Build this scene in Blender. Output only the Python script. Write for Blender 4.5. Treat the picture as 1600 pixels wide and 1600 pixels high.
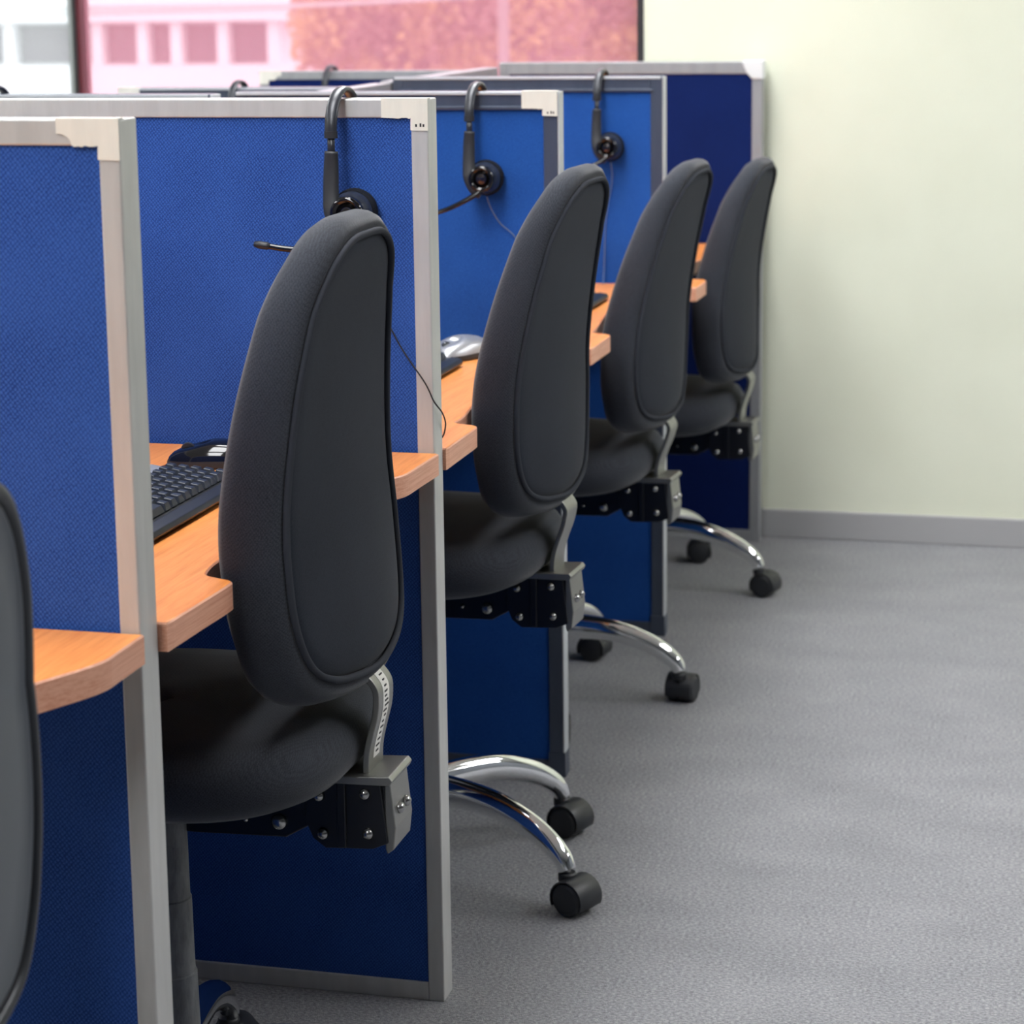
import bpy, bmesh, math, random
from mathutils import Vector, Matrix, noise
PI = math.pi
random.seed(7)
S = bpy.context.scene
COL = S.collection
for o in list(bpy.data.objects):
    bpy.data.objects.remove(o)

# ------------------------------------------------------------------ camera
F_PX, CX, CY = 3658.6, 798.3, 670.6
PITCH, YAW, ROLL, HC = .1855, .2495, .0128, 1.3883
def cam_axes():
    cp, sp, cy, sy = math.cos(PITCH), math.sin(PITCH), math.cos(YAW), math.sin(YAW)
    F = Vector((-sy*cp, cy*cp, -sp)); R = Vector((cy, sy, 0)); D = F.cross(R)
    cr, sr = math.cos(ROLL), math.sin(ROLL)
    return cr*R + sr*D, -sr*R + cr*D, F
_R, _D, _F = cam_axes()
cd = bpy.data.cameras.new('camera'); cam = bpy.data.objects.new('camera', cd); COL.objects.link(cam)
M = Matrix((( _R.x, -_D.x, -_F.x, 0), (_R.y, -_D.y, -_F.y, 0), (_R.z, -_D.z, -_F.z, HC), (0, 0, 0, 1)))
cam.matrix_world = M
cd.sensor_fit = 'HORIZONTAL'; cd.sensor_width = 36; cd.lens = 36*F_PX/1600
cd.shift_x = (800-CX)/1600; cd.shift_y = (CY-800)/1600
cd.clip_start = .05; cd.clip_end = 400
cd.dof.use_dof = True; cd.dof.focus_distance = 2.85; cd.dof.aperture_fstop = 8.5
S.camera = cam

# ------------------------------------------------------------------ world, exposure
w = bpy.data.worlds.new('World'); S.world = w; w.use_nodes = True
bg = w.node_tree.nodes['Background']
bg.inputs[0].default_value = (.93, .97, 1, 1); bg.inputs[1].default_value = 2.5
LIGHT = 16.0                     # radiance of the ceiling light diffusers
S.view_settings.view_transform = 'Standard'; S.view_settings.look = 'None'
S.view_settings.gamma = 1; S.view_settings.exposure = 0.0; S.view_settings.use_curve_mapping = False

# ------------------------------------------------------------------ materials
def lin(c):
    return tuple((x/12.92 if x <= .04045 else ((x+.055)/1.055)**2.4) for x in c)
def srgb(r, g, b): return (*lin((r/255, g/255, b/255)), 1)
def mat(name, col, rough=.5, metal=0, spec=.5, **kw):
    m = bpy.data.materials.new(name); m.use_nodes = True
    b = m.node_tree.nodes['Principled BSDF']
    b.inputs['Base Color'].default_value = col if len(col) == 4 else (*col, 1)
    b.inputs['Roughness'].default_value = rough; b.inputs['Metallic'].default_value = metal
    b.inputs['Specular IOR Level'].default_value = spec
    for k, v in kw.items(): b.inputs[k.replace('_', ' ')].default_value = v
    return m
def nodes(m): return m.node_tree.nodes, m.node_tree.links, m.node_tree.nodes['Principled BSDF']
def mapping(m, scale=(1, 1, 1), rot=(0, 0, 0)):
    N, L, B = nodes(m)
    tc = N.new('ShaderNodeTexCoord'); mp = N.new('ShaderNodeMapping')
    mp.inputs['Scale'].default_value = scale; mp.inputs['Rotation'].default_value = rot
    L.new(tc.outputs['Object'], mp.inputs[0]); return mp
def ramp(m, src, stops):
    N, L, B = nodes(m); r = N.new('ShaderNodeValToRGB'); e = r.color_ramp.elements
    while len(e) < len(stops): e.new(.5)
    for i, (p, c) in enumerate(stops): e[i].position = p; e[i].color = c
    L.new(src, r.inputs[0]); return r
def bump(m, src, strength, dist=.001):
    N, L, B = nodes(m); b = N.new('ShaderNodeBump'); b.inputs['Strength'].default_value = strength
    b.inputs['Distance'].default_value = dist; L.new(src, b.inputs['Height']); L.new(b.outputs[0], B.inputs['Normal']); return b
def tex_noise(m, mp, scale, detail=2, rough=.5):
    N, L, B = nodes(m); n = N.new('ShaderNodeTexNoise'); n.inputs['Scale'].default_value = scale
    n.inputs['Detail'].default_value = detail; n.inputs['Roughness'].default_value = rough; L.new(mp.outputs[0], n.inputs[0]); return n

def weave(name, dark, light, sc=1500, rough=.85, bstr=.5, sheen=.0, dist=.0006, wt=1.0):
    """cloth: two crossed diagonal thread waves broken up with noise"""
    m = mat(name, dark, rough, 0, .12); N, L, B = nodes(m)
    vals = []
    for a in (.65, -.8):
        mp = mapping(m, (1, 1, 1), (0, a, a*.6))
        wv = N.new('ShaderNodeTexWave'); wv.inputs['Scale'].default_value = sc/20; wv.inputs['Distortion'].default_value = 3
        wv.inputs['Detail'].default_value = 2; wv.inputs['Detail Scale'].default_value = 2.5
        L.new(mp.outputs[0], wv.inputs[0]); vals.append(wv.outputs['Fac'])
    mp = mapping(m); nz = tex_noise(m, mp, sc*.35, 3, .6); n2 = tex_noise(m, mp, 9, 3)
    mul = N.new('ShaderNodeMath'); mul.operation = 'MULTIPLY'; L.new(vals[0], mul.inputs[0]); L.new(vals[1], mul.inputs[1])
    mx = N.new('ShaderNodeMath'); mx.operation = 'MULTIPLY_ADD'; L.new(nz.outputs[0], mx.inputs[0]); mx.inputs[1].default_value = .9+.5*(1-wt)
    mw = N.new('ShaderNodeMath'); mw.operation = 'MULTIPLY'; L.new(mul.outputs[0], mw.inputs[0]); mw.inputs[1].default_value = wt; L.new(mw.outputs[0], mx.inputs[2])
    m3 = N.new('ShaderNodeMath'); m3.operation = 'MULTIPLY_ADD'; L.new(n2.outputs[0], m3.inputs[0]); m3.inputs[1].default_value = .35; L.new(mx.outputs[0], m3.inputs[2])
    r = ramp(m, m3.outputs[0], [(.35, dark), (1.0, light)]); L.new(r.outputs[0], B.inputs['Base Color'])
    bump(m, mx.outputs[0], bstr, dist)
    if sheen:
        B.inputs['Sheen Weight'].default_value = sheen; B.inputs['Sheen Roughness'].default_value = .4
    return m

BLUE = weave('blue_weave', srgb(14, 36, 98), srgb(58, 98, 176), 1900)
BLUE_SMOOTH = weave('blue_felt', srgb(12, 46, 114), srgb(42, 95, 178), 2200, bstr=.25)
NAVY = weave('navy_felt', srgb(6, 19, 62), srgb(14, 35, 94), 2000, bstr=.2)
BLACK_CLOTH = weave('black_cloth', srgb(22, 24, 29), srgb(63, 66, 73), 2400, .9, .4, .22, .0005, .35)
BLACK_BACK = weave('black_cloth_back', srgb(22, 25, 32), srgb(46, 50, 59), 3000, .95, .25, .1, .0004, .2)
PIPING = mat('black_piping', srgb(52, 55, 62), .9, 0, .2)

def metal_paint(name, col, rough, metal, var=.06):
    m = mat(name, col, rough, metal); N, L, B = nodes(m)
    mp = mapping(m, (1, 1, .15)); n = tex_noise(m, mp, 40, 4, .6)
    c2 = tuple(x*(1-var*2) for x in col[:3])+(1,)
    r = ramp(m, n.outputs[0], [(.35, c2), (.65, col)]); L.new(r.outputs[0], B.inputs['Base Color'])
    n3 = tex_noise(m, mapping(m), 600, 2); bump(m, n3.outputs[0], .08, .0003)
    return m
SILVER = metal_paint('silver_aluminium', srgb(202, 202, 200), .38, .25)
SILVER2 = metal_paint('grey_aluminium', srgb(165, 167, 170), .38, .35)
DARKFR = metal_paint('dark_blue_grey_aluminium', srgb(84, 92, 108), .3, .35)
LIP = mat('pale_edge_trim', srgb(196, 200, 204), .35, .2)
CREAM = metal_paint('cream_tape', srgb(232, 229, 218), .6, 0, .05)
WHITECAP = mat('white_plastic_cap', srgb(225, 228, 230), .35)
INK = mat('black_print', srgb(40, 40, 42), .6)

def wood(name, a, b, stretch=(1.4, 22, 22), rough=.32):
    m = mat(name, a, rough, 0, .5); N, L, B = nodes(m)
    mp = mapping(m, (stretch[1], stretch[0], stretch[2])); n = tex_noise(m, mp, 4.5, 6, .65); n.inputs['Distortion'].default_value = .4
    mp2 = mapping(m, (120, 6, 120)); n2 = tex_noise(m, mp2, 4, 3)
    ad = N.new('ShaderNodeMath'); ad.operation = 'MULTIPLY_ADD'; L.new(n2.outputs[0], ad.inputs[0]); ad.inputs[1].default_value = .45; L.new(n.outputs[0], ad.inputs[2])
    r = ramp(m, ad.outputs[0], [(.52, b), (.85, a)]); L.new(r.outputs[0], B.inputs['Base Color'])
    bump(m, n2.outputs[0], .05, .0003); return m
WOOD = wood('orange_beech_laminate', srgb(244, 160, 86), srgb(224, 130, 58))
BAND = wood('pinkish_wood_edge', srgb(232, 174, 145), srgb(212, 144, 114), (1.2, 30, 90), .4)

CHROME = mat('chrome', (.86, .87, .88, 1), .06, 1)
STEEL = mat('brushed_steel', srgb(142, 142, 139), .36, .85)
BOLT = mat('bolt_steel', srgb(165, 165, 165), .22, .95)
BLACKMETAL = mat('black_painted_metal', srgb(24, 26, 33), .32, .2)
BLACKPL = mat('black_plastic', srgb(38, 40, 44), .45)
GLOSSBLK = mat('gloss_black_plastic', srgb(16, 16, 19), .08, 0, .6)
DISC = mat('dark_mirror_plastic', srgb(84, 80, 80), .14, .9)
DARKSAT = mat('satin_charcoal_plastic', srgb(48, 51, 57), .3, .2)
FOAM = mat('black_foam', srgb(24, 27, 34), .95, 0, .2)
GREYPL = mat('grey_plastic_shell', srgb(92, 97, 104), .5)
COLUMN = mat('dusty_grey_plastic', srgb(98, 101, 105), .6); 
_n = tex_noise(COLUMN, mapping(COLUMN, (1, 1, .3)), 60, 5, .7); _r = ramp(COLUMN, _n.outputs[0], [(.3, srgb(74, 77, 82)), (.75, srgb(122, 124, 126))])
COLUMN.node_tree.links.new(_r.outputs[0], nodes(COLUMN)[2].inputs['Base Color'])
STICK = mat('white_sticker', srgb(235, 233, 228), .5)
KEY = mat('black_keycap', srgb(38, 43, 52), .35)
KBODY = mat('black_keyboard_case', srgb(28, 30, 33), .35)
SILVERPL = mat('silver_plastic', srgb(176, 178, 182), .34, .6)
CABLE = mat('dark_cable', srgb(26, 26, 30), .5)
REDCABLE = mat('brown_cable', srgb(96, 36, 24), .5)
THINCABLE = mat('grey_blue_cable', srgb(92, 108, 138), .5)
FRAMEDARK = mat('dark_window_frame', srgb(46, 44, 46), .4)
FRAMERED = mat('dark_red_gasket', srgb(92, 26, 38), .5)
FRAMEGREY = mat('grey_window_frame', srgb(150, 156, 154), .4)

WALLM = mat('cream_wall', srgb(228, 230, 212), .9, 0, .2)
_n = tex_noise(WALLM, mapping(WALLM), 260, 3); bump(WALLM, _n.outputs[0], .25, .0008)
_n2 = tex_noise(WALLM, mapping(WALLM), 3, 4); _r = ramp(WALLM, _n2.outputs[0], [(.3, srgb(222, 225, 205)), (.7, srgb(229, 232, 213))]); WALLM.node_tree.links.new(_r.outputs[0], nodes(WALLM)[2].inputs['Base Color'])
SKIRT = mat('grey_baseboard', srgb(166, 166, 167), .6)
CEILM = mat('white_ceiling', srgb(214, 214, 212), .9)
CARPET = mat('grey_carpet', srgb(140, 140, 142), .95, 0, .1)
def _carpet():
    N, L, B = nodes(CARPET); mp = mapping(CARPET, (1, 1.6, 1))
    a = tex_noise(CARPET, mp, 170, 4, .75); b = tex_noise(CARPET, mp, 5, 4); c = tex_noise(CARPET, mp, 520, 2)
    s = N.new('ShaderNodeMath'); s.operation = 'MULTIPLY_ADD'; L.new(b.outputs[0], s.inputs[0]); s.inputs[1].default_value = .12; L.new(a.outputs[0], s.inputs[2])
    r = ramp(CARPET, s.outputs[0], [(.34, srgb(104, 105, 109)), (.56, srgb(154, 155, 159)), (.78, srgb(200, 200, 201))]); L.new(r.outputs[0], B.inputs['Base Color'])
    s2 = N.new('ShaderNodeMath'); s2.operation = 'ADD'; L.new(a.outputs[0], s2.inputs[0]); L.new(c.outputs[0], s2.inputs[1]); bump(CARPET, s2.outputs[0], .8, .004)
_carpet()

def emit(name, col, s):
    m = bpy.data.materials.new(name); m.use_nodes = True; N = m.node_tree.nodes; N.clear()
    e = N.new('ShaderNodeEmission'); e.inputs[0].default_value = col; e.inputs[1].default_value = s
    o = N.new('ShaderNodeOutputMaterial'); m.node_tree.links.new(e.outputs[0], o.inputs[0]); return m
LAMP = emit('lit_diffuser', (.985, .99, 1, 1), LIGHT)

def glass(name, tint, veil, veilcol):
    m = bpy.data.materials.new(name); m.use_nodes = True; N = m.node_tree.nodes; L = m.node_tree.links; N.clear()
    t = N.new('ShaderNodeBsdfTransparent'); t.inputs[0].default_value = tint
    d = N.new('ShaderNodeBsdfTranslucent'); d.inputs[0].default_value = veilcol
    g = N.new('ShaderNodeBsdfGlossy'); g.inputs['Roughness'].default_value = .02
    x = N.new('ShaderNodeMixShader'); x.inputs[0].default_value = veil; L.new(t.outputs[0], x.inputs[1]); L.new(d.outputs[0], x.inputs[2])
    y = N.new('ShaderNodeMixShader'); y.inputs[0].default_value = .04; L.new(x.outputs[0], y.inputs[1]); L.new(g.outputs[0], y.inputs[2])
    o = N.new('ShaderNodeOutputMaterial'); L.new(y.outputs[0], o.inputs[0]); return m
CLEAR = glass('clear_glass', (.97, .98, .98, 1), .15, (1, 1, 1, 1))
PINK = glass('pink_film_glass', (1, .91, .94, 1), .22, (1, .46, .56, 1))

# ------------------------------------------------------------------ mesh helpers
def link(name, bm, m, parent=None, smooth=False, bevel=0, seg=2, angle=35):
    bmesh.ops.recalc_face_normals(bm, faces=bm.faces)
    me = bpy.data.meshes.new(name); bm.to_mesh(me); bm.free()
    for f in me.polygons: f.use_smooth = bool(smooth)
    ms = m if isinstance(m, (list, tuple)) else [m]
    for q in ms: me.materials.append(q)
    o = bpy.data.objects.new(name, me); COL.objects.link(o)
    if parent: o.parent = parent
    if bevel:
        b = o.modifiers.new('bevel', 'BEVEL'); b.width = bevel; b.segments = seg; b.limit_method = 'ANGLE'; b.angle_limit = math.radians(40)
        b.harden_normals = False
    if smooth == 'auto':
        es = o.modifiers.new('split', 'EDGE_SPLIT'); es.split_angle = math.radians(angle)
    return o
def box(bm, x0, x1, y0, y1, z0, z1):
    v = [bm.verts.new(p) for p in ((x0, y0, z0), (x1, y0, z0), (x1, y1, z0), (x0, y1, z0), (x0, y0, z1), (x1, y0, z1), (x1, y1, z1), (x0, y1, z1))]
    for f in ((0, 3, 2, 1), (4, 5, 6, 7), (0, 1, 5, 4), (1, 2, 6, 5), (2, 3, 7, 6), (3, 0, 4, 7)): bm.faces.new([v[i] for i in f])
    return bm
def bx(*a): return box(bmesh.new(), *a)
def loft(bm, rings, cap0=True, cap1=True, closed=True):
    vs = [[bm.verts.new(p) for p in r] for r in rings]
    n = len(rings[0])
    for a, b in zip(vs, vs[1:]):
        for i in range(n if closed else n-1):
            j = (i+1) % n
            bm.faces.new((a[i], a[j], b[j], b[i]))
    if cap0: bm.faces.new(vs[0])
    if cap1: bm.faces.new(list(reversed(vs[-1])))
    return bm
def cat(pts, n=8, closed=False):
    pts = [Vector(p) for p in pts]; out = []; k = len(pts)
    rng = range(k if closed else k-1)
    for i in rng:
        if closed: p0, p1, p2, p3 = pts[i-1], pts[i], pts[(i+1) % k], pts[(i+2) % k]
        else: p0, p1, p2, p3 = pts[max(i-1, 0)], pts[i], pts[i+1], pts[min(i+2, k-1)]
        for j in range(n):
            t = j/n
            out.append(.5*((2*p1)+(p2-p0)*t+(2*p0-5*p1+4*p2-p3)*t*t+(3*p1-p0-3*p2+p3)*t**3))
    if not closed: out.append(pts[-1].copy())
    return out
def tube(bm, path, rad, n=10, closed=False, up=None):
    """rad: number, or function t-> (side, up) half sizes"""
    path = [Vector(p) for p in path]; k = len(path); rings = []
    prev = None
    for i, p in enumerate(path):
        if closed: t = (path[(i+1) % k]-path[i-1])
        else: t = path[min(i+1, k-1)]-path[max(i-1, 0)]
        t.normalize()
        if up is not None: a = Vector(up).cross(t)
        elif prev is None: a = t.orthogonal()
        else: a = prev-t*prev.dot(t)
        if a.length < 1e-6: a = t.orthogonal()
        a.normalize(); prev = a; b = t.cross(a)
        r = rad(i/(k-1)) if callable(rad) else (rad, rad)
        rings.append([p+a*(r[0]*math.cos(2*PI*j/n))+b*(r[1]*math.sin(2*PI*j/n)) for j in range(n)])
    if closed:
        vs = [[bm.verts.new(p) for p in r] for r in rings]
        for i in range(k):
            A, B = vs[i], vs[(i+1) % k]
            for j in range(n): bm.faces.new((A[j], A[(j+1) % n], B[(j+1) % n], B[j]))
        return bm
    return loft(bm, rings)
def lathe(bm, prof, n=24, axis='Z', c=(0, 0, 0)):
    """prof = [(r, h)...]"""
    c = Vector(c); rings = []
    for r, h in prof:
        r = max(r, 1e-5)
        if axis == 'Z': rings.append([c+Vector((r*math.cos(2*PI*i/n), r*math.sin(2*PI*i/n), h)) for i in range(n)])
        elif axis == 'Y': rings.append([c+Vector((r*math.cos(2*PI*i/n), h, r*math.sin(2*PI*i/n))) for i in range(n)])
        else: rings.append([c+Vector((h, r*math.cos(2*PI*i/n), r*math.sin(2*PI*i/n))) for i in range(n)])
    return loft(bm, rings)
def prism(bm, poly, h0, h1, axis='Z'):
    def P(a, b, h): return (a, b, h) if axis == 'Z' else ((a, h, b) if axis == 'Y' else (h, a, b))
    return loft(bm, [[P(a, b, h0) for a, b in poly], [P(a, b, h1) for a, b in poly]])
def thing(name, label, cat_, loc=(0, 0, 0), rz=0, group=None):
    o = bpy.data.objects.new(name, None); COL.objects.link(o); o.location = loc; o.rotation_euler = (0, 0, rz); o.empty_display_size = .1
    tag(o, label, cat_, group); return o
def tag(o, label, cat_, group=None):
    o['label'] = label; o['category'] = cat_
    if group: o['group'] = group
    return o
def struct(name, bm, m, parent=None, **kw):
    o = link(name, bm, m, parent, **kw)
    if not parent: o['kind'] = 'structure'
    return o

# ------------------------------------------------------------------ setting
WY = 5.845; XL, XR, YB, ZC = -5.2, 4.6, -5.0, 2.75
WX0, WX1, WZ0, WZ1 = -4.6, -1.133, .95, 2.5
struct('floor', bx(XL-.1, XR+.1, YB-.1, WY+.2, -.06, 0), CARPET)
struct('ceiling', bx(XL-.1, XR+.1, YB-.1, WY+.2, ZC, ZC+.06), CEILM)
struct('wall_left', bx(XL-.12, XL, YB, WY, 0, ZC), WALLM)
GREYW = mat('grey_wall', srgb(120, 124, 130), .9)  # grey chosen for the unseen walls to cut the light they bounce back
struct('wall_right', bx(XR, XR+.12, YB, WY, 0, ZC), GREYW)
struct('wall_front', bx(XL-.12, XR+.12, YB-.12, YB, 0, ZC), GREYW)
b = bmesh.new()
box(b, XL-.12, WX0, WY, WY+.16, 0, ZC); box(b, WX1, XR+.12, WY, WY+.16, 0, ZC)
box(b, WX0, WX1, WY, WY+.16, 0, WZ0); box(b, WX0, WX1, WY, WY+.16, WZ1, ZC)
struct('wall_back', b, WALLM)
struct('baseboard_back', bx(XL, XR, WY-.012, WY, 0, .073), SKIRT, bevel=.003)
struct('baseboard_right', bx(XR-.012, XR, YB, WY-.012, 0, .073), SKIRT, bevel=.003)
# window with two panes: clear on the left, pink film on the right
MX = -2.672
win = bpy.data.objects.new('window_1', None); COL.objects.link(win); win['kind'] = 'structure'; win.location = (0, WY, 0)
b = bmesh.new(); fw = .016
box(b, WX1-fw, WX1, -.004, .06, WZ0, WZ1); box(b, WX0, WX0+fw, -.004, .06, WZ0, WZ1)
box(b, WX0+fw, WX1-fw, -.004, .06, WZ0, WZ0+fw); box(b, WX0+fw, WX1-fw, -.004, .06, WZ1-fw, WZ1)
link('window_frame', b, FRAMEDARK, win)
link('mullion', bx(MX-.006, MX+.004, -.004, .06, WZ0+fw, WZ1-fw), FRAMEDARK, win)
link('mullion_trim', bx(MX-.020, MX-.006, 0, .055, WZ0+fw, WZ1-fw), FRAMEGREY, win)['label'] = 'grey mullion face'
link('gasket', bx(MX+.004, MX+.016, 0, .055, WZ0+fw, WZ1-fw), FRAMERED, win)['label'] = 'dark red strip along the mullion'
link('pane', bx(WX0+fw, MX-.02, .025, .031, WZ0+fw, WZ1-fw), CLEAR, win)['label'] = 'clear glass pane'
link('pane', bx(MX+.016, WX1-fw, .025, .031, WZ0+fw, WZ1-fw), PINK, win)['label'] = 'pink tinted glass pane'

# ceiling lights (recessed fluorescent troffers)
LAMPS = [(-1.25, y) for y in (-.9, .65, 2.2, 3.75, 5.1)]+[(1.5, y) for y in (3.1, 4.7)]+[(-3.7, y) for y in (.6, 2.6, 4.6)]+[(3.6, 4.0)]
for i, (x, y) in enumerate(LAMPS):
    if True:
        t = thing('ceiling_light', 'white rectangular ceiling light with a lit diffuser', 'ceiling light', (x, y, ZC-.03), 0, 'ceiling lights of the office')
        b = bmesh.new(); box(b, -.32, -.3, -.62, .62, 0, .03); box(b, .3, .32, -.62, .62, 0, .03); box(b, -.3, .3, -.62, -.6, 0, .03); box(b, -.3, .3, .6, .62, 0, .03)
        link('light_frame', b, CEILM, t); link('diffuser', bx(-.3, .3, -.6, .6, .008, .02), LAMP, t)

# ------------------------------------------------------------------ outside
FAC = mat('white_facade', srgb(236, 236, 238), .9); FACG = mat('grey_facade_band', srgb(186, 190, 190), .9)
DGL = mat('dark_window_glass', srgb(92, 84, 92), .5); LEAFM = mat('yellow_green_leaves', srgb(196, 162, 118), .7); 
def _leaf():
    N, L, B = nodes(LEAFM); n = tex_noise(LEAFM, mapping(LEAFM), 1.6, 2); r = ramp(LEAFM, n.outputs[0], [(.42, srgb(176, 138, 128)), (.58, srgb(216, 184, 122))]); L.new(r.outputs[0], B.inputs['Base Color']); t = N.new('ShaderNodeBsdfTranslucent'); L.new(r.outputs[0], t.inputs[0]); x = N.new('ShaderNodeMixShader'); x.inputs[0].default_value = .5
    L.new(B.outputs[0], x.inputs[1]); L.new(t.outputs[0], x.inputs[2]); L.new(x.outputs[0], N['Material Output'].inputs[0])
_leaf()
TRUNKM = mat('tree_bark', srgb(92, 76, 62), .9)
struct('outside_ground', bx(-80, 40, WY+.3, 120, -7.2, -7), mat('grey_asphalt', srgb(150, 150, 150), .9))
BY = 46.0
bd = thing('building', 'white low building with a dark band of windows seen through the pink pane', 'building', (-24.5, BY, -7))
def zz(z): return z+7
FX0, FX1 = -10, 8.6
b = box(bx(FX0, FX1, 0, 8, 0, zz(-.05)), FX0, FX1, 0, 8, zz(.82), zz(4.5)); box(b, FX0, FX1, .35, 8, zz(-.05), zz(.82))
link('wall', b, FAC, bd)
cuts = [-9.9, -8.7, -7.5, -6.3, -5.1, 1.2, 1.95, 3.95, 4.97, 5.72, 6.75, 7.85]
for k, (x0, x1) in enumerate(zip(cuts, cuts[1:])):
    if x1-x0 > 3: continue
    wd = link('window', bx(x0+.12, x1-.12, .26, .35, zz(-.04), zz(.80)), FACG, bd); link('pane', bx(x0+.15, x1-.15, .24, .26, zz(-.01), zz(.76)), DGL, wd)
    link('pillar', bx(x1-.12, x1+.12, -.02, .35, zz(-.05), zz(.82)), FAC, bd)
link('ledge', bx(FX0, FX1, -.25, 0, zz(.84), zz(.92)), FAC, bd)
link('ledge', bx(FX0, FX1, -.15, 0, zz(1.12), zz(1.17)), FACG, bd)

def tree(label, x, y, z0, r, seed, n):
    t = thing('tree', label, 'tree', (x, y, -7)); random.seed(seed)
    link('trunk', tube(bmesh.new(), [(0, 0, 0), (.1, 0, 3), (0, .1, z0+7)], lambda q: (.22-.1*q, .22-.1*q), 8), TRUNKM, t, smooth=True)
    b = bmesh.new()
    for i in range(n):
        d = Vector((random.gauss(0, 1), random.gauss(0, 1), random.gauss(0, 1))).normalized()*(r*random.random()**.4)
        p = Vector((0, 0, z0+7))+Vector((d.x*1.25, d.y*.8, d.z)); s = .03+.035*random.random()
        u = Vector((random.gauss(0, 1), random.gauss(0, 1), random.gauss(0, 1))).normalized(); v = u.orthogonal()*s; u = u*s*1.4
        b.faces.new([b.verts.new(p+q) for q in (u, v, -u, -v)])
    o = link('foliage', b, LEAFM, t)
tree('yellow green tree behind the middle of the pink pane', -9.3, 32.5, .9, 1.75, 3, 15000)
tree('yellow green tree behind the right of the pink pane', -8.5, 37.5, .8, 1.75, 5, 15000)
POLEM = mat('weathered_pole', srgb(150, 138, 136), .8)
t = thing('utility_pole', 'pale slim pole standing outside between the two trees', 'pole', (-6.55, 25.6, -7))
link('shaft', lathe(bmesh.new(), [(.0001, 0), (.075, 0), (.06, 10.5), (.0001, 10.5)], 16), POLEM, t, smooth='auto')
link('crossarm', bx(-.7, .7, -.05, .05, 9.4, 9.52), POLEM, t)
for i, (z0, z1, lab) in enumerate(((1.15, 1.55, 'lower of two pale utility wires outside the pink pane'), (1.5, 1.72, 'upper of two pale utility wires outside the pink pane'))):
    p = [Vector((-16+14*k/12, 24, z0+(z1-z0)*k/12-.12*math.sin(PI*k/12))) for k in range(13)]
    tag(link('utility_wire', tube(bmesh.new(), p, .022, 6), FACG, None, smooth=True), lab, 'wire')

# ------------------------------------------------------------------ partitions
SX = -1.49          # x of the spine
def partition(label, x0, x1, y, H, T, fs, ft, fb, frame, cloth, dark=False, cap=None, group=None, capside=1):
    t = thing('partition_panel', label, 'partition panel', ((x0+x1)/2, y+T/2, 0), 0, group)
    hx = (x1-x0)/2; ht = T/2
    for s in (-1, 1):
        a, c = (hx-fs, hx) if s > 0 else (-hx, -hx+fs)
        st = link('side_stile', bx(a, c, -ht, ht, 0, H), frame, t, bevel=.0018)
        if dark and s > 0:
            link('edge_trim', bx(hx, hx+.003, -ht-.0012, ht+.0012, .006, H-.001), LIP, st, bevel=.0008)['label'] = 'pale edge strip'
            link('foot_cap', bx(hx-fs-.0012, hx+.0042, -ht-.0025, ht+.0025, 0, .045), frame, st, bevel=.001)
    tr = link('top_rail', bx(-hx+fs, hx-fs, -ht, ht, H-ft, H), frame, t, bevel=.0018)
    if dark:
        link('bead', bx(-hx+.004, hx-.004, -ht-.003, -ht, H-.006, H-.0005), LIP, tr, bevel=.0008)['label'] = 'pale bead along the top'
        link('bead', bx(-hx+fs*.6, hx-fs*.8, -ht-.0035, -ht, H-ft-.002, H-ft+.004), frame, tr, bevel=.001)
    link('bottom_rail', bx(-hx+fs, hx-fs, -ht, ht, 0, fb), frame, t, bevel=.0018)
    link('fabric_panel', bx(-hx+fs-.004, hx-fs+.004, -ht+.003, ht-.003, fb-.004, H-ft+.004), cloth, t)
    if cap:
        kind, L, V = cap[:3]; e = .0011; s = capside
        b = bmesh.new()
        if kind == 'tape':
            ragged = [(hx, H+e), (hx-L, H+e), (hx-L, H-ft*(.55 if len(cap) > 3 else .99))]
            for k in range(6 if len(cap) > 3 else 0): ragged.append((hx-L+.003+.012*math.sin(k/5*PI/2), H-ft*.55-ft*.42*(1-math.cos(k/5*PI/2))))
            for k in range(7):
                ragged.append((hx-L+.018+(L-.02-fs)*k/6, H-ft*.99-.0016*random.random()))
            ragged += [(hx-fs, H-ft), (hx-fs-.0004, H-ft-V), (hx, H-ft-V-.0008)]
            pts = [(s*a, z) for a, z in ragged]
            prism(b, pts, -ht-e-.0035*bool(dark), -ht, 'Y')
            box(b, min(s*(hx-L), s*hx), max(s*(hx-L), s*hx), -ht, -ht+.012, H, H+e)
            o = link('corner_tape', b, CREAM, t); o['label'] = 'cream tape patch on the corner'
            k = bmesh.new()
            for q in range(3 if len(cap) < 4 else 0):
                xx = s*(hx-fs*.25-.004*q-.002*(q == 2)); box(k, xx-.0012, xx+.0012, -ht-e-.0003-.0035*bool(dark), -ht-e*.5, H-ft-V*.72, H-ft-V*.72+.0035+.001*(q % 2))
            if len(cap) < 4: link('print', k, INK, o)
        else:
            pts = [(hx+.002, H+.002), (hx-L, H+.002), (hx-L+.003, H-.010), (hx-L+.012, H-ft*.95), (hx-fs*1.0, H-ft-.012), (hx-fs*.6, H-ft-V), (hx+.002, H-ft-V)]
            prism(b, [(s*a, z) for a, z in pts], -ht-.003, ht+.003, 'Y')
            link('corner_cap', b, WHITECAP, t, bevel=.002)['label'] = 'white plastic corner cap'
    return t
T = .042; TD = .030
PY = [2.0288, 2.9461, 3.908, 4.8581, 5.7748]; PX = [-.8883, -.8568, -.9067, -.9023, -.8241]; PH = [1.2749, 1.2504, 1.218, 1.2074, 1.2081]
partition('nearest blue partition with a light aluminium frame and cream corner tape, cut off at the left', SX, PX[0], PY[0], PH[0], T, .0215, .0245, .028, SILVER, BLUE, cap=('tape', .063, .013, 'plain'))
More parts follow.
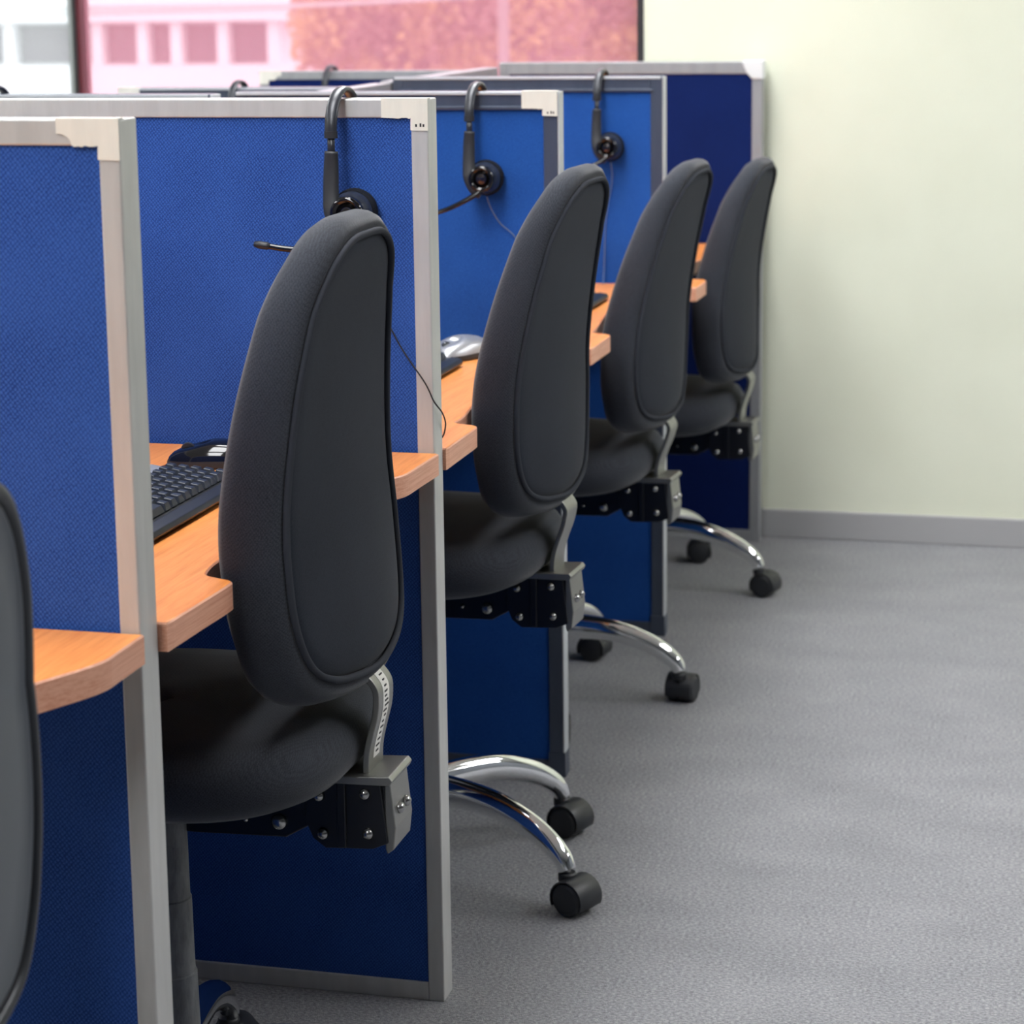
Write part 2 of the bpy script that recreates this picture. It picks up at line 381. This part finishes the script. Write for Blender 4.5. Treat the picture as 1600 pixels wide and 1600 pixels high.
partition('blue woven partition with light aluminium frame right behind the nearest black chair with its headset', SX, PX[1], PY[1], PH[1], T, .0232, .0245, .027, SILVER, BLUE, cap=('tape', .063, .016))
partition('blue partition with dark grey frame and cream tape on its corner', SX, PX[2], PY[2], PH[2], TD, .0255, .029, .03, DARKFR, BLUE_SMOOTH, True, ('tape', .062, .012))
partition('bright blue partition with dark grey frame and no tape, second from the wall', SX, PX[3], PY[3], PH[3], TD, .0255, .030, .03, DARKFR, BLUE_SMOOTH, True)
partition('navy partition with grey frame and white corner cap standing against the cream wall', SX, PX[4], PY[4], PH[4], T, .0255, .030, .03, SILVER2, NAVY, cap=('cap', .05, .012))
# the mirrored row behind the spine: only their tops show
partition('dark framed partition top across the spine with the middle headset hooked over it', -2.124, SX-.045, PY[3], 1.186, T, .0255, .025, .03, DARKFR, BLUE_SMOOTH, True, ('tape', .05, .012, 'plain'), capside=-1)
partition('grey framed partition top across the spine against the window, whitish left corner', -2.131, SX-.045, PY[4], 1.189, T, .0255, .022, .03, SILVER2, NAVY, cap=('tape', .06, .01, 'plain'), capside=-1)
partition('dark framed partition top across the spine with a headset cut off by the left edge', -2.13, SX-.045, PY[2], 1.214, T, .0255, .025, .03, DARKFR, BLUE_SMOOTH, True)
# spine panels running along the row
def spine(label, y0, y1, H, frame, cloth):
    t = thing('spine_panel', label, 'partition panel', (SX-.0225, (y0+y1)/2, 0)); hy = (y1-y0)/2
    link('top_rail', bx(-.02, .02, -hy, hy, H-.03, H), frame, t, bevel=.0018)
    link('bottom_rail', bx(-.02, .02, -hy, hy, 0, .03), frame, t, bevel=.0018)
    for s in (-1, 1): link('side_stile', bx(-.02, .02, s*hy-(.025 if s > 0 else 0), s*hy+(.025 if s < 0 else 0), .03, H-.03), frame, t, bevel=.0018)
    link('fabric_panel', bx(-.017, .017, -hy+.022, hy-.022, .027, H-.027), cloth, t)
    link('gap_block', bx(-.018, .018, -hy-.0012, -hy+.01, H-.028, H-.004), BLACKPL, t)['label'] = 'black block for the dark gap at the spine end'  # black block drawn for the dark gap where the spine meets a partition
spine('grey topped spine panel running from the second farthest partition to the navy one', PY[3]+T+.003, PY[4]-.003, 1.197, SILVER2, NAVY)
spine('light grey topped spine panel between the two dark framed partitions', PY[2]+T+.003, PY[3]-.003, 1.195, SILVER2, BLUE_SMOOTH)
spine('spine panel between the taped light partition and the taped dark partition', PY[1]+T+.003, PY[2]-.003, 1.205, SILVER2, BLUE)
spine('spine panel behind the desk with the large black keyboard', PY[0]+T+.003, PY[1]-.003, 1.23, SILVER, BLUE)

# ------------------------------------------------------------------ worktops
def desk(label, y0, y1, xn, xf, z, straight=.165, rec=.077, k=1.0, th=.031):
    t = thing('worktop', label, 'desk', (SX+.005, y0, z-th)); ox = SX+.005
    Ly = y1-y0
    key = [(0, 0), (straight*.5, 0), (straight-.012, 0), (straight+.004, -.005), (straight+.012, -.022), (straight+.024, -.040), (straight+.06, -.050*k), (straight+.12, -.056*k), (Ly*.5, -rec),
           (Ly-straight-.14, -.064), (Ly-straight-.085, -.048), (Ly-straight-.03, -.024), (Ly-straight+.008, -.007), (Ly-straight+.035, 0), (Ly-straight*.5, 0), (Ly, 0)]
    fr = [(p.y, p.x) for p in cat([(a, xx+xn+(xf-xn)*a/Ly-ox, 0) for a, xx in key], 5)]   # (x, y)
    poly = [(.0, 0)]+[(x, y) for x, y in fr]+[(0, Ly)]
    link('top_board', prism(bmesh.new(), poly, 0, th), WOOD, t, bevel=.0015)
    # edge banding, 1.4 mm proud of the board
    path = [(.0, 0)]+fr
    b = bmesh.new(); n = len(path); outs = []
    for i, (x, y) in enumerate(path):
        a = Vector(path[max(i-1, 0)]); c = Vector(path[min(i+1, n-1)]); d = (c-a).normalized(); nn = Vector((d.y, -d.x))
        outs.append((x+nn.x*.0014, y+nn.y*.0014))
    rings = []
    for (x, y), (u, v) in zip(path, outs): rings.append([(x, y, .0005), (u, v, .0015), (u, v, th-.0022), (x, y, th-.0004)])
    loft(b, rings); o = link('edge_band', b, BAND, t); o['label'] = 'pinkish wood edge banding'
    for yy in (.06, Ly-.06): link('bracket', bx(.02, .40, yy-.012, yy+.012, -.03, 0), BLACKMETAL, t)
    return t
desk('orange worktop end in front of the nearest partition at the left edge', 1.02, PY[0]-.003, -.885, -.885, .7825, .12, .080)
desk('orange worktop with the large black keyboard in front of the nearest black chair', PY[0]+T+.003, PY[1]-.003, -.8794, -.8512, .782)
desk('orange worktop with the silver mouse behind the second black chair', PY[1]+T+.003, PY[2]-.003, -.853, -.858, .780, .165, .066, .8)
desk('orange worktop seen between the second and the third black chair', PY[2]+T+.003, PY[3]-.003, -.861, -.862, .7715, .165, .066, .85)
desk('orange worktop of which only a corner shows beside the farthest chair', PY[3]+T+.003, PY[4]-.003, -.838, -.838, .760, .13, .085, 1.0)

# ------------------------------------------------------------------ black office chairs
def smooth_interp(tab, z):
    z = min(max(z, tab[0][0]), tab[-1][0]); k = len(tab)
    for i in range(k-1):
        if z <= tab[i+1][0]: break
    p0, p1, p2, p3 = tab[max(i-1, 0)][1], tab[i][1], tab[i+1][1], tab[min(i+2, k-1)][1]; t = (z-tab[i][0])/(tab[i+1][0]-tab[i][0])
    return .5*((2*p1)+(p2-p0)*t+(2*p0-5*p1+4*p2-p3)*t*t+(3*p1-p0-3*p2+p3)*t**3)
BULGE = [(.58, .034), (.65, .031), (.75, .021), (.9, .010), (1.05, .002), (1.2, .0)]
def interp(tab, z):
    for (a, b), (c, d) in zip(tab, tab[1:]):
        if z <= c: return b+(d-b)*(max(z, a)-a)/(c-a)
    return tab[-1][1]
OUT = [(0, 1.150), (.062, 1.146), (.112, 1.122), (.145, 1.075), (.168, 1.00), (.185, .92), (.199, .84), (.206, .77), (.201, .70), (.178, .648), (.133, .620), (.066, .607)]
OUT = OUT+[(0, .602)]+[(-y, z) for y, z in reversed(OUT[1:])]
XREAR = [(.58, .230), (.63, .228), (.68, .226), (.76, .221), (.85, .2165), (.95, .2235), (1.05, .2385), (1.12, .257), (1.2, .270)]
THK = [(.58, .78), (.68, .84), (.80, .88), (.9, .83), (1.02, .74), (1.15, .66)]
def make_caster(parent, loc, head):
    """swivel twin wheel caster; head = direction the wheels trail"""
    e = link('caster', lathe(bmesh.new(), [(.0001, .046), (.0055, .046), (.0055, .082), (.0001, .082)], 12), BOLT, parent, smooth='auto')
    e.location = loc; e.rotation_euler = (0, 0, head); cx = .016; R = .0265
    b = bmesh.new(); prof = []
    for k in range(15):
        a = math.radians(-25+k*16.5); prof.append((cx+(R+.0042)*math.cos(a), R+(R+.0042)*math.sin(a)))
    inner = [(cx+(R+.0012)*math.cos(math.radians(-25+k*16.5)), R+(R+.0012)*math.sin(math.radians(-25+k*16.5))) for k in reversed(range(15))]
    prism(b, prof+inner, -.027, .027, 'Y')
    lathe(b, [(.0001, .046), (.013, .046), (.0145, .05), (.0145, .060), (.012, .062), (.0001, .062)], 16)
    link('hood', b, BLACKPL, e, smooth='auto', bevel=.0012)
    for s in (-1, 1):
        y = s*.0155
        link('wheel', lathe(bmesh.new(), [(.0001, -.0125), (R-.006, -.0125), (R-.001, -.010), (R, -.006), (R, .006), (R-.001, .010), (R-.006, .0125), (.0001, .0125)] if s > 0 else [(.0001, -.0128), (R-.005, -.0128), (R-.001, -.010), (R, -.006), (R, .0125), (.0001, .0125)], 28, 'Y', (cx, y, R)), BLACKPL, e, smooth='auto')
    return e
def make_chair(label, x, y, rz, dz, rec, bs, arms0, boff=(0, 0), heads=None, sticker=False, thick=.95):
    t = thing('office_chair', label, 'chair', (x, y, 0), rz, 'black fabric office chairs')
    def Bk(p):                    # recline and height of the whole back
        X, Y, Z = p; Z = .58+(Z-.58)*bs; X = X+rec*(Z-.51); return (X, Y, Z+dz)
    # --- backrest cushion
    oc = cat([(0, a, c) for a, c in OUT], 8, True); zc = .86
    def zs(s, top):
        k = 1.0 if top else 1.55
        return 1-(1-s)*k if s > .9 else s*(1-.1*k)/.9
    def ring(s, d):
        r = []
        for p in oc:
            yy, z = p.y*s, zc+(p.z-zc)*zs(s, p.z > zc)
            fr = max(0, 1+min(0, d)/.045)
            r.append(Bk((smooth_interp(XREAR, z)+smooth_interp(BULGE, z)*max(0, 1-(yy/.205)**2)*fr+d*thick*smooth_interp(THK, z), yy, z)))
        return r
    SP = .915
    rings = [ring(q, -.022) for q in (.02, .3, .5, .7, .85)]+[ring(SP-.01, -.010), ring(SP+.012, .0015), ring(.955, -.001), ring(.982, -.011), ring(.996, -.024), ring(1.0, -.038), ring(.99, -.053), ring(.962, -.067), ring(.90, -.077), ring(.78, -.084), ring(.55, -.089), ring(.25, -.091), ring(.02, -.091)]
    bk = link('backrest', loft(bmesh.new(), rings), BLACK_CLOTH, t, smooth=True)
    pn = [ring(SP, -.003), ring(SP-.012, .0015)]+[ring(q, .0035) for q in (.84, .76, .68, .6, .52, .44, .36, .28, .2, .12, .06, .01)]
    o = link('rear_panel', loft(bmesh.new(), pn, cap0=False), BLACK_BACK, bk, smooth=True); o['label'] = 'smooth black rear cover'
    tb = bmesh.new(); tube(tb, [Vector(p)+Vector((.0025, 0, 0)) for p in ring(SP+.004, .001)], .0042, 8, True); link('piping', tb, PIPING, bk, smooth=True)
    # --- seat
    def srng(s, z, dx=0):
        r = []
        for k in range(56):
            a = 2*PI*k/56; ca, sa = math.cos(a), math.sin(a); e = 2/2.9
            X = .237*abs(ca)**e*math.copysign(1, ca); Y = .232*abs(sa)**e*math.copysign(1, sa)
            front = max(0, -X)/.237
            r.append((.009+X*s+dx, Y*s, z+dz-.018*front**3))
        return r
    rr = [srng(.02, .489), srng(.6, .489), srng(.82, .495), srng(.92, .507), srng(.98, .523), srng(1, .541), srng(.99, .555), srng(.955, .569), srng(.88, .578), srng(.7, .582), srng(.4, .580), srng(.02, .578)]
    link('seat', loft(bmesh.new(), rr), BLACK_CLOTH, t, smooth=True)
    # --- mechanism and bracket
    b = bx(-.09, .09, -.075, .075, .466+dz, .488+dz); prism(b, [(-.06, .466+dz), (-.05, .43+dz), (.04, .425+dz), (.155, .428+dz), (.185, .445+dz), (.185, .487+dz), (-.04, .487+dz)], -.031, .031, 'Y')
    me = link('seat_mechanism', b, BLACKMETAL, t, bevel=.002)
    def bolt(par, p, ax, r=.0072):
        q = bmesh.new(); s = -1 if ax == 'Y' else 1
        lathe(q, [(.0001, 0), (r, 0), (r*1.02, s*.002), (r*.85, s*.0055), (r*.4, s*.0075), (.0001, s*.0078)], 14, ax, (p[0], p[1], p[2]+dz)); link('bolt', q, BOLT, par, smooth='auto', angle=50)
    bolt(me, (.148, -.031, .447), 'Y', .0095); bolt(me, (.108, -.031, .448), 'Y', .004)
    br = link('back_bracket', bx(.183, .276, -.031, .031, .462+dz, .500+dz), BLACKMETAL, t, bevel=.0012)
    for s in (-1, 1):
        b = bmesh.new(); y0, y1 = (-.036, -.031) if s < 0 else (.031, .036)
        prism(b, [(.186, .500+dz), (.272, .506+dz), (.280, .432+dz), (.262, .424+dz), (.205, .421+dz), (.190, .432+dz), (.180, .455+dz)], y0, y1, 'Y')
        box(b, .221, .231, -.0395 if s < 0 else .035, -.035 if s < 0 else .0395, .424+dz, .503+dz)
        link('side_plate', b, BLACKMETAL, br, bevel=.0012)
    for px, pz in ((.199, .484), (.254, .490), (.203, .439), (.257, .443)): bolt(br, (px, -.036, pz), 'Y', .0068)
    o = link('bracket_cover', prism(bmesh.new(), [(.182, .508+dz), (.284, .513+dz), (.288, .508+dz), (.285, .502+dz), (.182, .500+dz)], -.040, .040, 'Y'), STEEL, br, bevel=.0012); o['label'] = 'dusty steel top plate'
    # --- back bar: flat steel strip bent up from the bracket
    sp = [(.2535, .498), (.2530, .515), (.2545, .535), (.2595, .557), (.2650, .578), (.2670, .595), (.2655, .611), (.2530, .627), (.228, .650), (.200, .70)]
    pth = []
    for q in cat([(a, 0, c) for a, c in sp], 6):
        X, Z = q.x, q.z; f = max(0, min(1, (Z-.53)/.08)); B_ = Bk((X, 0, Z)); pth.append(Vector((X+f*(B_[0]-X), 0, Z+dz+f*(B_[2]-dz-Z))))
    rings = []
    for i, p in enumerate(pth):
        tt = (pth[min(i+1, len(pth)-1)]-pth[max(i-1, 0)]).normalized(); nn = Vector((-tt.z, 0, tt.x)); hw = .028; hh = .0036
        rings.append([p+Vector((0, -hw, 0))+nn*hh, p+Vector((0, hw, 0))+nn*hh, p+Vector((0, hw, 0))-nn*hh, p+Vector((0, -hw, 0))-nn*hh])
    bar = link('back_bar', loft(bmesh.new(), rings), STEEL, t, bevel=.001); bar['label'] = 'bent flat steel back support'
    ep = link('end_plate', prism(bmesh.new(), [(.2765, .507+dz), (.2830, .507+dz), (.2890, .450+dz), (.2860, .424+dz), (.2780, .418+dz), (.2760, .424+dz)], -.033, .033, 'Y'), STEEL, br, bevel=.0014); ep['label'] = 'worn steel end plate'
    for yy in (-.013, .012): bolt(ep, (.2862, yy, .468), 'X', .0066)
    if sticker:
        b = bmesh.new(); idx = [i for i, p in enumerate(pth) if .523 < p.z-dz < .625]; L_ = []
        for i in idx:
            p = pth[i]; tt = (pth[i+1]-pth[i-1]).normalized(); nn = Vector((tt.z, 0, -tt.x)); L_.append((p+nn*.0034, p+nn*.0039, nn))
        loft(b, [[a+Vector((0, -.011, 0)), a+Vector((0, .011, 0)), c+Vector((0, .011, 0)), c+Vector((0, -.011, 0))] for a, c, _ in L_])
        st = link('sticker', b, STICK, bar); st['label'] = 'white paper sticker'
        b = bmesh.new()
        for k in range(2, len(L_)-2, 2):
            p = L_[k][1]; w_ = .003+.004*random.random(); o_ = -.002+.004*random.random(); box(b, p.x-.0006, p.x+.0004, o_-w_, o_+w_, p.z-.0011, p.z+.0011)
        link('print', b, INK, st)
    # --- column and base
    ox, oy = boff
    zt = .47+dz; h = zt-.16
    link('gas_column', lathe(bmesh.new(), [(.0001, zt), (.0235, zt), (.0245, zt-h*.40), (.0262, zt-h*.405), (.0272, zt-h*.70), (.0292, zt-h*.705), (.031, .158), (.0001, .158)], 28, 'Z', (ox, oy, 0)), COLUMN, t, smooth='auto')
    link('hub', lathe(bmesh.new(), [(.0001, .10), (.034, .10), (.042, .112), (.044, .15), (.040, .168), (.0001, .170)], 28, 'Z', (ox, oy, 0)), CHROME, t, smooth='auto')
    for k in range(5):
        a = arms0-rz+k*2*PI/5; ca, sa = math.cos(a), math.sin(a)
        prof = [(.036, .146), (.10, .147), (.16, .141), (.215, .124), (.252, .105), (.278, .084), (.288, .066)]
        pth2 = [Vector((ox+r*ca, oy+r*sa, z)) for r, z in (((q.x, q.z) for q in cat([(r, 0, z) for r, z in prof], 6)))]
        arm = link('base_arm', tube(bmesh.new(), pth2, lambda q: (.0195-.0045*q, .0265-.0125*q), 18, up=(-sa*.0001, ca*.0001, 1) if False else (0, 0, 1)), CHROME, t, smooth='auto', angle=50)
        hd = (heads[k] if heads else a+random.uniform(-1.2, 1.2)+rz)-rz
        make_caster(arm, (ox+.288*ca, oy+.288*sa, 0), hd)
    return t
R_ = math.radians
random.seed(11)
make_chair('nearest fully visible black fabric chair with a white sticker on its steel back bar', -1.0490, 2.4610, 0, 0, 0, 1, R_(99), (.009, -.035), [R_(40), R_(170), R_(250), R_(300), R_(20)], True, 1.07)
make_chair('second full black fabric chair, behind the light framed partition, its chrome base showing two casters', -1.0610, 3.4680, R_(-3.5), -.0086, .0906, .977, R_(-21.7), (.034, -.052), [R_(-25), R_(-20), R_(120), R_(200), R_(280)])
make_chair('third full black fabric chair, between the second chair and the farthest one', -1.0762, 4.4207, R_(-4.2), -.0549, .1285, .953, R_(3), (.010, -.045), [R_(80), R_(170), R_(120), R_(200), R_(280)])
make_chair('farthest black fabric chair, in front of the navy partition by the cream wall', -1.0505, 5.3134, R_(-3.6), -.107, .0886, .938, R_(-5), (.017, -.035), [R_(-15), R_(190), R_(120), R_(200), R_(280)])

# plastic-shelled chair cut off by the left edge
def shell_chair():
    t = thing('shell_back_chair', 'chair with grey plastic back shell and black rim cut off by the left edge', 'chair', (-1.085, 1.475, -.008), 0)
    prof = [(0, 1.045), (.09, 1.04), (.15, 1.012), (.184, .95), (.2, .88), (.207, .80), (.2, .72), (.18, .66), (.14, .61), (.06, .585)]
    prof = prof+[(0, .58)]+[(-a, c) for a, c in reversed(prof[1:])]
    oc = cat([(0, a, c) for a, c in prof], 8, True); zc = .85
    xr = [(.58, .262), (.7, .255), (.85, .252), (1.0, .268), (1.15, .295)]
    def ring(s, d): return [(interp(xr, zc+(p.z-zc)*s)+d, p.y*s, zc+(p.z-zc)*s) for p in oc]
    b = link('backrest', loft(bmesh.new(), [ring(.5, -.012), ring(.95, -.012), ring(.99, -.018), ring(1, -.03), ring(.97, -.05), ring(.8, -.066), ring(.4, -.075), ring(.02, -.076)]), BLACK_CLOTH, t, smooth=True)
    sh = link('back_shell', loft(bmesh.new(), [ring(.975, -.012), ring(.965, -.004), ring(.94, .001), ring(.93, -.001), ring(.8, .004), ring(.5, .008), ring(.02, .009)], cap0=False), GREYPL, b, smooth=True); sh['label'] = 'grey plastic back shell'
    tb = bmesh.new(); tube(tb, ring(.983, -.004), lambda q: (.008, .008), 10, True); link('rim', tb, DARKSAT, b, smooth=True)
    rr = []
    for s, z in ((.02, .455), (.7, .455), (.92, .465), (1, .495), (.98, .52), (.9, .535), (.6, .54), (.02, .54)):
        rr.append([(.235*s*math.copysign(abs(math.cos(2*PI*k/48))**.7, math.cos(2*PI*k/48)), .23*s*math.copysign(abs(math.sin(2*PI*k/48))**.7, math.sin(2*PI*k/48)), z) for k in range(48)])
    link('seat', loft(bmesh.new(), rr), BLACK_CLOTH, t, smooth=True)
    link('back_bar', prism(bmesh.new(), [(.05, .43), (.27, .43), (.29, .45), (.268, .70), (.258, .70), (.272, .46), (.05, .455)], -.028, .028, 'Y'), BLACKMETAL, t, bevel=.002)
    link('gas_column', lathe(bmesh.new(), [(.0001, .455), (.024, .455), (.025, .33), (.028, .33), (.03, .158), (.0001, .158)], 24), COLUMN, t, smooth='auto')
    link('hub', lathe(bmesh.new(), [(.0001, .10), (.034, .10), (.042, .112), (.044, .15), (.04, .168), (.0001, .17)], 24), BLACKPL, t, smooth='auto')
    for k in range(5):
        a = .5+k*2*PI/5; ca, sa = math.cos(a), math.sin(a)
        arm = link('base_arm', tube(bmesh.new(), [(r*ca, r*sa, z) for r, z in ((.036, .144), (.12, .144), (.2, .125), (.26, .098), (.288, .068))], lambda q: (.013, .018-.006*q), 14, up=(0, 0, 1)), BLACKPL, t, smooth='auto')
        make_caster(arm, (.288*ca, .288*sa, 0), a+1)
shell_chair()

# ------------------------------------------------------------------ headsets
def headset(label, x, y, z, boom=None, cord=None, far=True, cordmat=None, group=None):
    t = thing('headset', label, 'headset', (x, y, z), 0, group); yn, yf = -.034, .076
    cyc = (yn+yf)/2; hr = (yf-yn)/2
    pth = [(0, yn, -.046), (0, yn, -.041)]+[(0, cyc-hr*math.cos(PI*k/16), -.039+.0515*math.sin(PI*k/16)) for k in range(17)]+[(0, yf, -.041), (0, yf, -.046)]
    link('headband', tube(bmesh.new(), pth, lambda q: (.0042, .0085), 12, up=(1, 0, 0)), DARKSAT, t, smooth=True)
    for yy, s in ((yn, 1), (yf, -1)):
        if s < 0 and not far: continue
        sl = link('slider', tube(bmesh.new(), [(0, yy, -.042), (0, yy, -.08)], lambda q: (.0052, .0026), 10, up=(0, 1, 0)), DARKSAT, t, smooth=True)
        link('sleeve', tube(bmesh.new(), [(0, yy, -.040), (0, yy, -.049)], lambda q: (.0092, .005), 12, up=(0, 1, 0)), BLACKPL, sl, smooth='auto')
        tp = cat([(0, yy, -.066), (-.001, yy, -.09), (-.001, yy-s*.003, -.12), (.001, yy-s*.008, -.145), (.010, yy-s*.010, -.163), (.022, yy-s*.011, -.172)], 5)
        link('temple_arm', tube(bmesh.new(), tp, lambda q: (.0092+.0018*math.sin(PI*min(1, q*1.1)), .0045), 14, up=(0, 1, 0)), BLACKPL, t, smooth=True)
        c = (.023, 0, -.146); f = -s
        y0 = 0 if s > 0 else T
        cup = link('ear_cup', lathe(bmesh.new(), [(.0001, y0+f*.044), (.012, y0+f*.045), (.018, y0+f*.049), (.021, y0+f*.048), (.0235, y0+f*.042), (.0265, y0+f*.034), (.0275, y0+f*.027), (.0275, y0+f*.021), (.0001, y0+f*.021)], 32, 'Y', c), DARKSAT, t, smooth='auto', angle=60)
        link('ear_pad', lathe(bmesh.new(), [(.0001, y0+f*.021), (.028, y0+f*.022), (.0305, y0+f*.017), (.031, y0+f*.011), (.0295, y0+f*.004), (.025, y0+f*.001), (.0001, y0+f*.001)], 32, 'Y', c), FOAM, cup, smooth='auto', angle=60)
        link('cup_ring', lathe(bmesh.new(), [(.0145, y0+f*.046), (.0165, y0+f*.0515), (.0195, y0+f*.0525), (.0225, y0+f*.049), (.0235, y0+f*.044)], 32, 'Y', c), GLOSSBLK, cup, smooth=True)
        link('cup_disc', lathe(bmesh.new(), [(.0001, y0+f*.0490), (.006, y0+f*.0484), (.011, y0+f*.0468), (.0146, y0+f*.0475)], 28, 'Y', c), DISC, cup, smooth=True)
    if boom:
        p = cat([(.022, -.047, -.166)]+boom, 6)
        bo = link('microphone_boom', tube(bmesh.new(), p, lambda q: (.0052-.0012*q, .0046-.001*q), 10), GLOSSBLK, t, smooth=True)
        e = Vector(p[-1]); d = (e-Vector(p[-4])).normalized()
        link('microphone', tube(bmesh.new(), [e-d*.004, e, e+d*.012, e+d*.018], lambda q: (.0052 if .05 < q < .9 else .0035,)*2, 12), BLACKPL, bo, smooth=True)
    if cord: link('cord', tube(bmesh.new(), cat(cord, 8), .0011, 6), cordmat or CABLE, t, smooth=True)
    return t
G = 'headsets hung on the partitions'
hx, hy, hz = -.9785, PY[1], PH[1]
headset('black headset hooked over the taped light partition right above the nearest chair', hx, hy, hz,
        [(.0, -.052, -.182), (-.04, -.060, -.192), (-.083, -.060, -.188)],
        [(.03, -.03, -.18), (.034, -.008, -.22), (.048, -.006, -.262), (.080, -.0065, -.325), (.112, -.006, -.372), (.1235, -.003, -.398), (.1285, .02, -.418), (.126, .042, -.440), (.112, .055, -.462), (.07, .06, -.4668)], group=G)
hx, hy, hz = -1.0535, PY[2], PH[2]
headset('black headset over the taped dark partition, its microphone boom pointing down left', hx, hy, hz,
        [(.004, -.052, -.178), (-.03, -.058, -.195), (-.066, -.056, -.207)],
        [(.028, -.03, -.178), (.031, -.012, -.20), (.045, -.006, -.225), (.075, -.006, -.255), (.10, -.008, -.33), (.105, -.01, -.432), (.08, -.03, -.4345)], cordmat=THINCABLE, group=G)
hx, hy, hz = -1.0350, PY[3], PH[3]
headset('black headset over the untaped dark partition, above and between the second and third chairs', hx, hy, hz,
        [(.004, -.052, -.178), (-.03, -.058, -.190), (-.07, -.056, -.203)],
        [(.028, -.03, -.178), (.026, -.010, -.22), (.012, -.006, -.30), (.008, -.008, -.40), (.01, -.03, -.4345)], cordmat=THINCABLE, group=G)
headset('headset hooked over the grey partition top below the pink pane, left of the spine end', -1.942, PY[4], 1.189, group=G)
headset('headset hooked over the dark partition top, midway along the top edge of the row', -1.848, PY[3], 1.186, group=G)
headset('headset hooked over a partition top at the left edge of the photo', -1.957, PY[2], 1.214, group=G)

# ------------------------------------------------------------------ keyboards, mice
def keyboard(label, x, y, z, rz, indiv):
    """front edge at local x=0, back at x=-.125, length along y"""
    t = thing('keyboard', label, 'keyboard', (x, y, z), rz, 'keyboards on the worktops'); hl = .215
    b = prism(bmesh.new(), [(0, .002), (.004, .007), (0, .013), (-.016, .016), (-.019, .014), (-.1, .020), (-.126, .024), (-.132, .020), (-.130, .0), (-.004, 0)], -hl, hl, 'Y')
    link('case', b, KBODY, t, bevel=.0015)
    sp = link('status_strip', prism(bmesh.new(), [(-.109, .0210), (-.1285, .0238), (-.1285, .0262), (-.109, .0235)], -hl+.006, hl-.006, 'Y'), SILVERPL, t, bevel=.0008); sp['label'] = 'silver strip with indicator dots'
    d = bmesh.new()
    for k in range(3): box(d, -.121, -.118, .10+k*.022, .104+k*.022, .0245, .0265)
    link('indicator_dot', d, STICK, sp)
    allk = bmesh.new()
    for r in range(5):
        xx = -.030-r*.0165; zb = .0145+.006*(-(xx+.019)/.08); n = 20; c = 0
        while c < n:
            wd = 1
            if r == 0 and c == 4: wd = 6
            y0 = -hl+.006+c*(2*hl-.012)/n; y1 = y0+wd*(2*hl-.012)/n-.0016; y0 += .0016; c += wd
            q = bmesh.new() if indiv else allk; i = .0036
            loft(q, [[(xx-.0078, y0, zb), (xx+.0072, y0, zb), (xx+.0072, y1, zb), (xx-.0078, y1, zb)], [(xx-.0058, y0+i, zb+.0105), (xx+.0040, y0+i, zb+.0090), (xx+.0040, y1-i, zb+.0090), (xx-.0058, y1-i, zb+.0105)]])
            if indiv: link('key', q, KEY, t, bevel=.0008)
    if indiv: allk.free()
    else: link('keys', allk, KEY, t)
    return t
keyboard('large black keyboard lying in front of the nearest full black chair', -1.023, 2.475, .782, 0, True)
keyboard('black keyboard whose end shows beside the silver mouse', -1.018, 3.455, .780, 0, False)
keyboard('black keyboard half hidden between the second and the third chair', -.965, 4.372, .7715, 0, False)
def mouse(label, x, y, z, rz, shell, L=.058, W=.033, H=.036):
    t = thing('computer_mouse', label, 'mouse', (x, y, z), rz, 'mice on the worktops')
    def ring(s, h, e=.8): return [(L*s*math.copysign(abs(math.cos(a))**e, math.cos(a)), W*s*math.copysign(abs(math.sin(a))**e, math.sin(a)), h*(1-.22*(math.cos(a) < -.1)*abs(math.cos(a)))) for a in (2*PI*k/40 for k in range(40))]
    link('body', loft(bmesh.new(), [ring(.93, 0), ring(1, .003), ring(1, .008), ring(.985, .011)]), BLACKPL, t, smooth='auto')
    link('top_shell', loft(bmesh.new(), [ring(.985, .0105), ring(.95, H*.48), ring(.87, H*.66), ring(.75, H*.80), ring(.6, H*.91), ring(.45, H*.965), ring(.3, H), ring(.02, H)]), shell, t, smooth='auto', angle=60)
    link('scroll_wheel', lathe(bmesh.new(), [(.0001, -.003), (.009, -.003), (.010, 0), (.009, .003), (.0001, .003)], 16, 'Y', (-L*.55, 0, H*.60)), DARKSAT, t, smooth='auto')
    return t
mouse('black mouse beyond the large keyboard, partly behind the nearest full chair', -1.118, 2.815, .782, .15, GLOSSBLK, .062, .034, .034)
mouse('silver topped mouse beside the second black chair', -1.045, 3.760, .780, 1.1, SILVERPL, .062, .038, .037)
tag(link('mouse_cable', tube(bmesh.new(), cat([(-1.172, 2.80, .785), (-1.178, 2.76, .7845), (-1.185, 2.71, .7845), (-1.20, 2.66, .7845), (-1.235, 2.62, .7845), (-1.30, 2.62, .7845), (-1.42, 2.66, .7845)], 6), .0016, 6), REDCABLE, None, smooth=True), 'thin brown mouse cable curving over the orange worktop beyond the keyboard', 'cable')
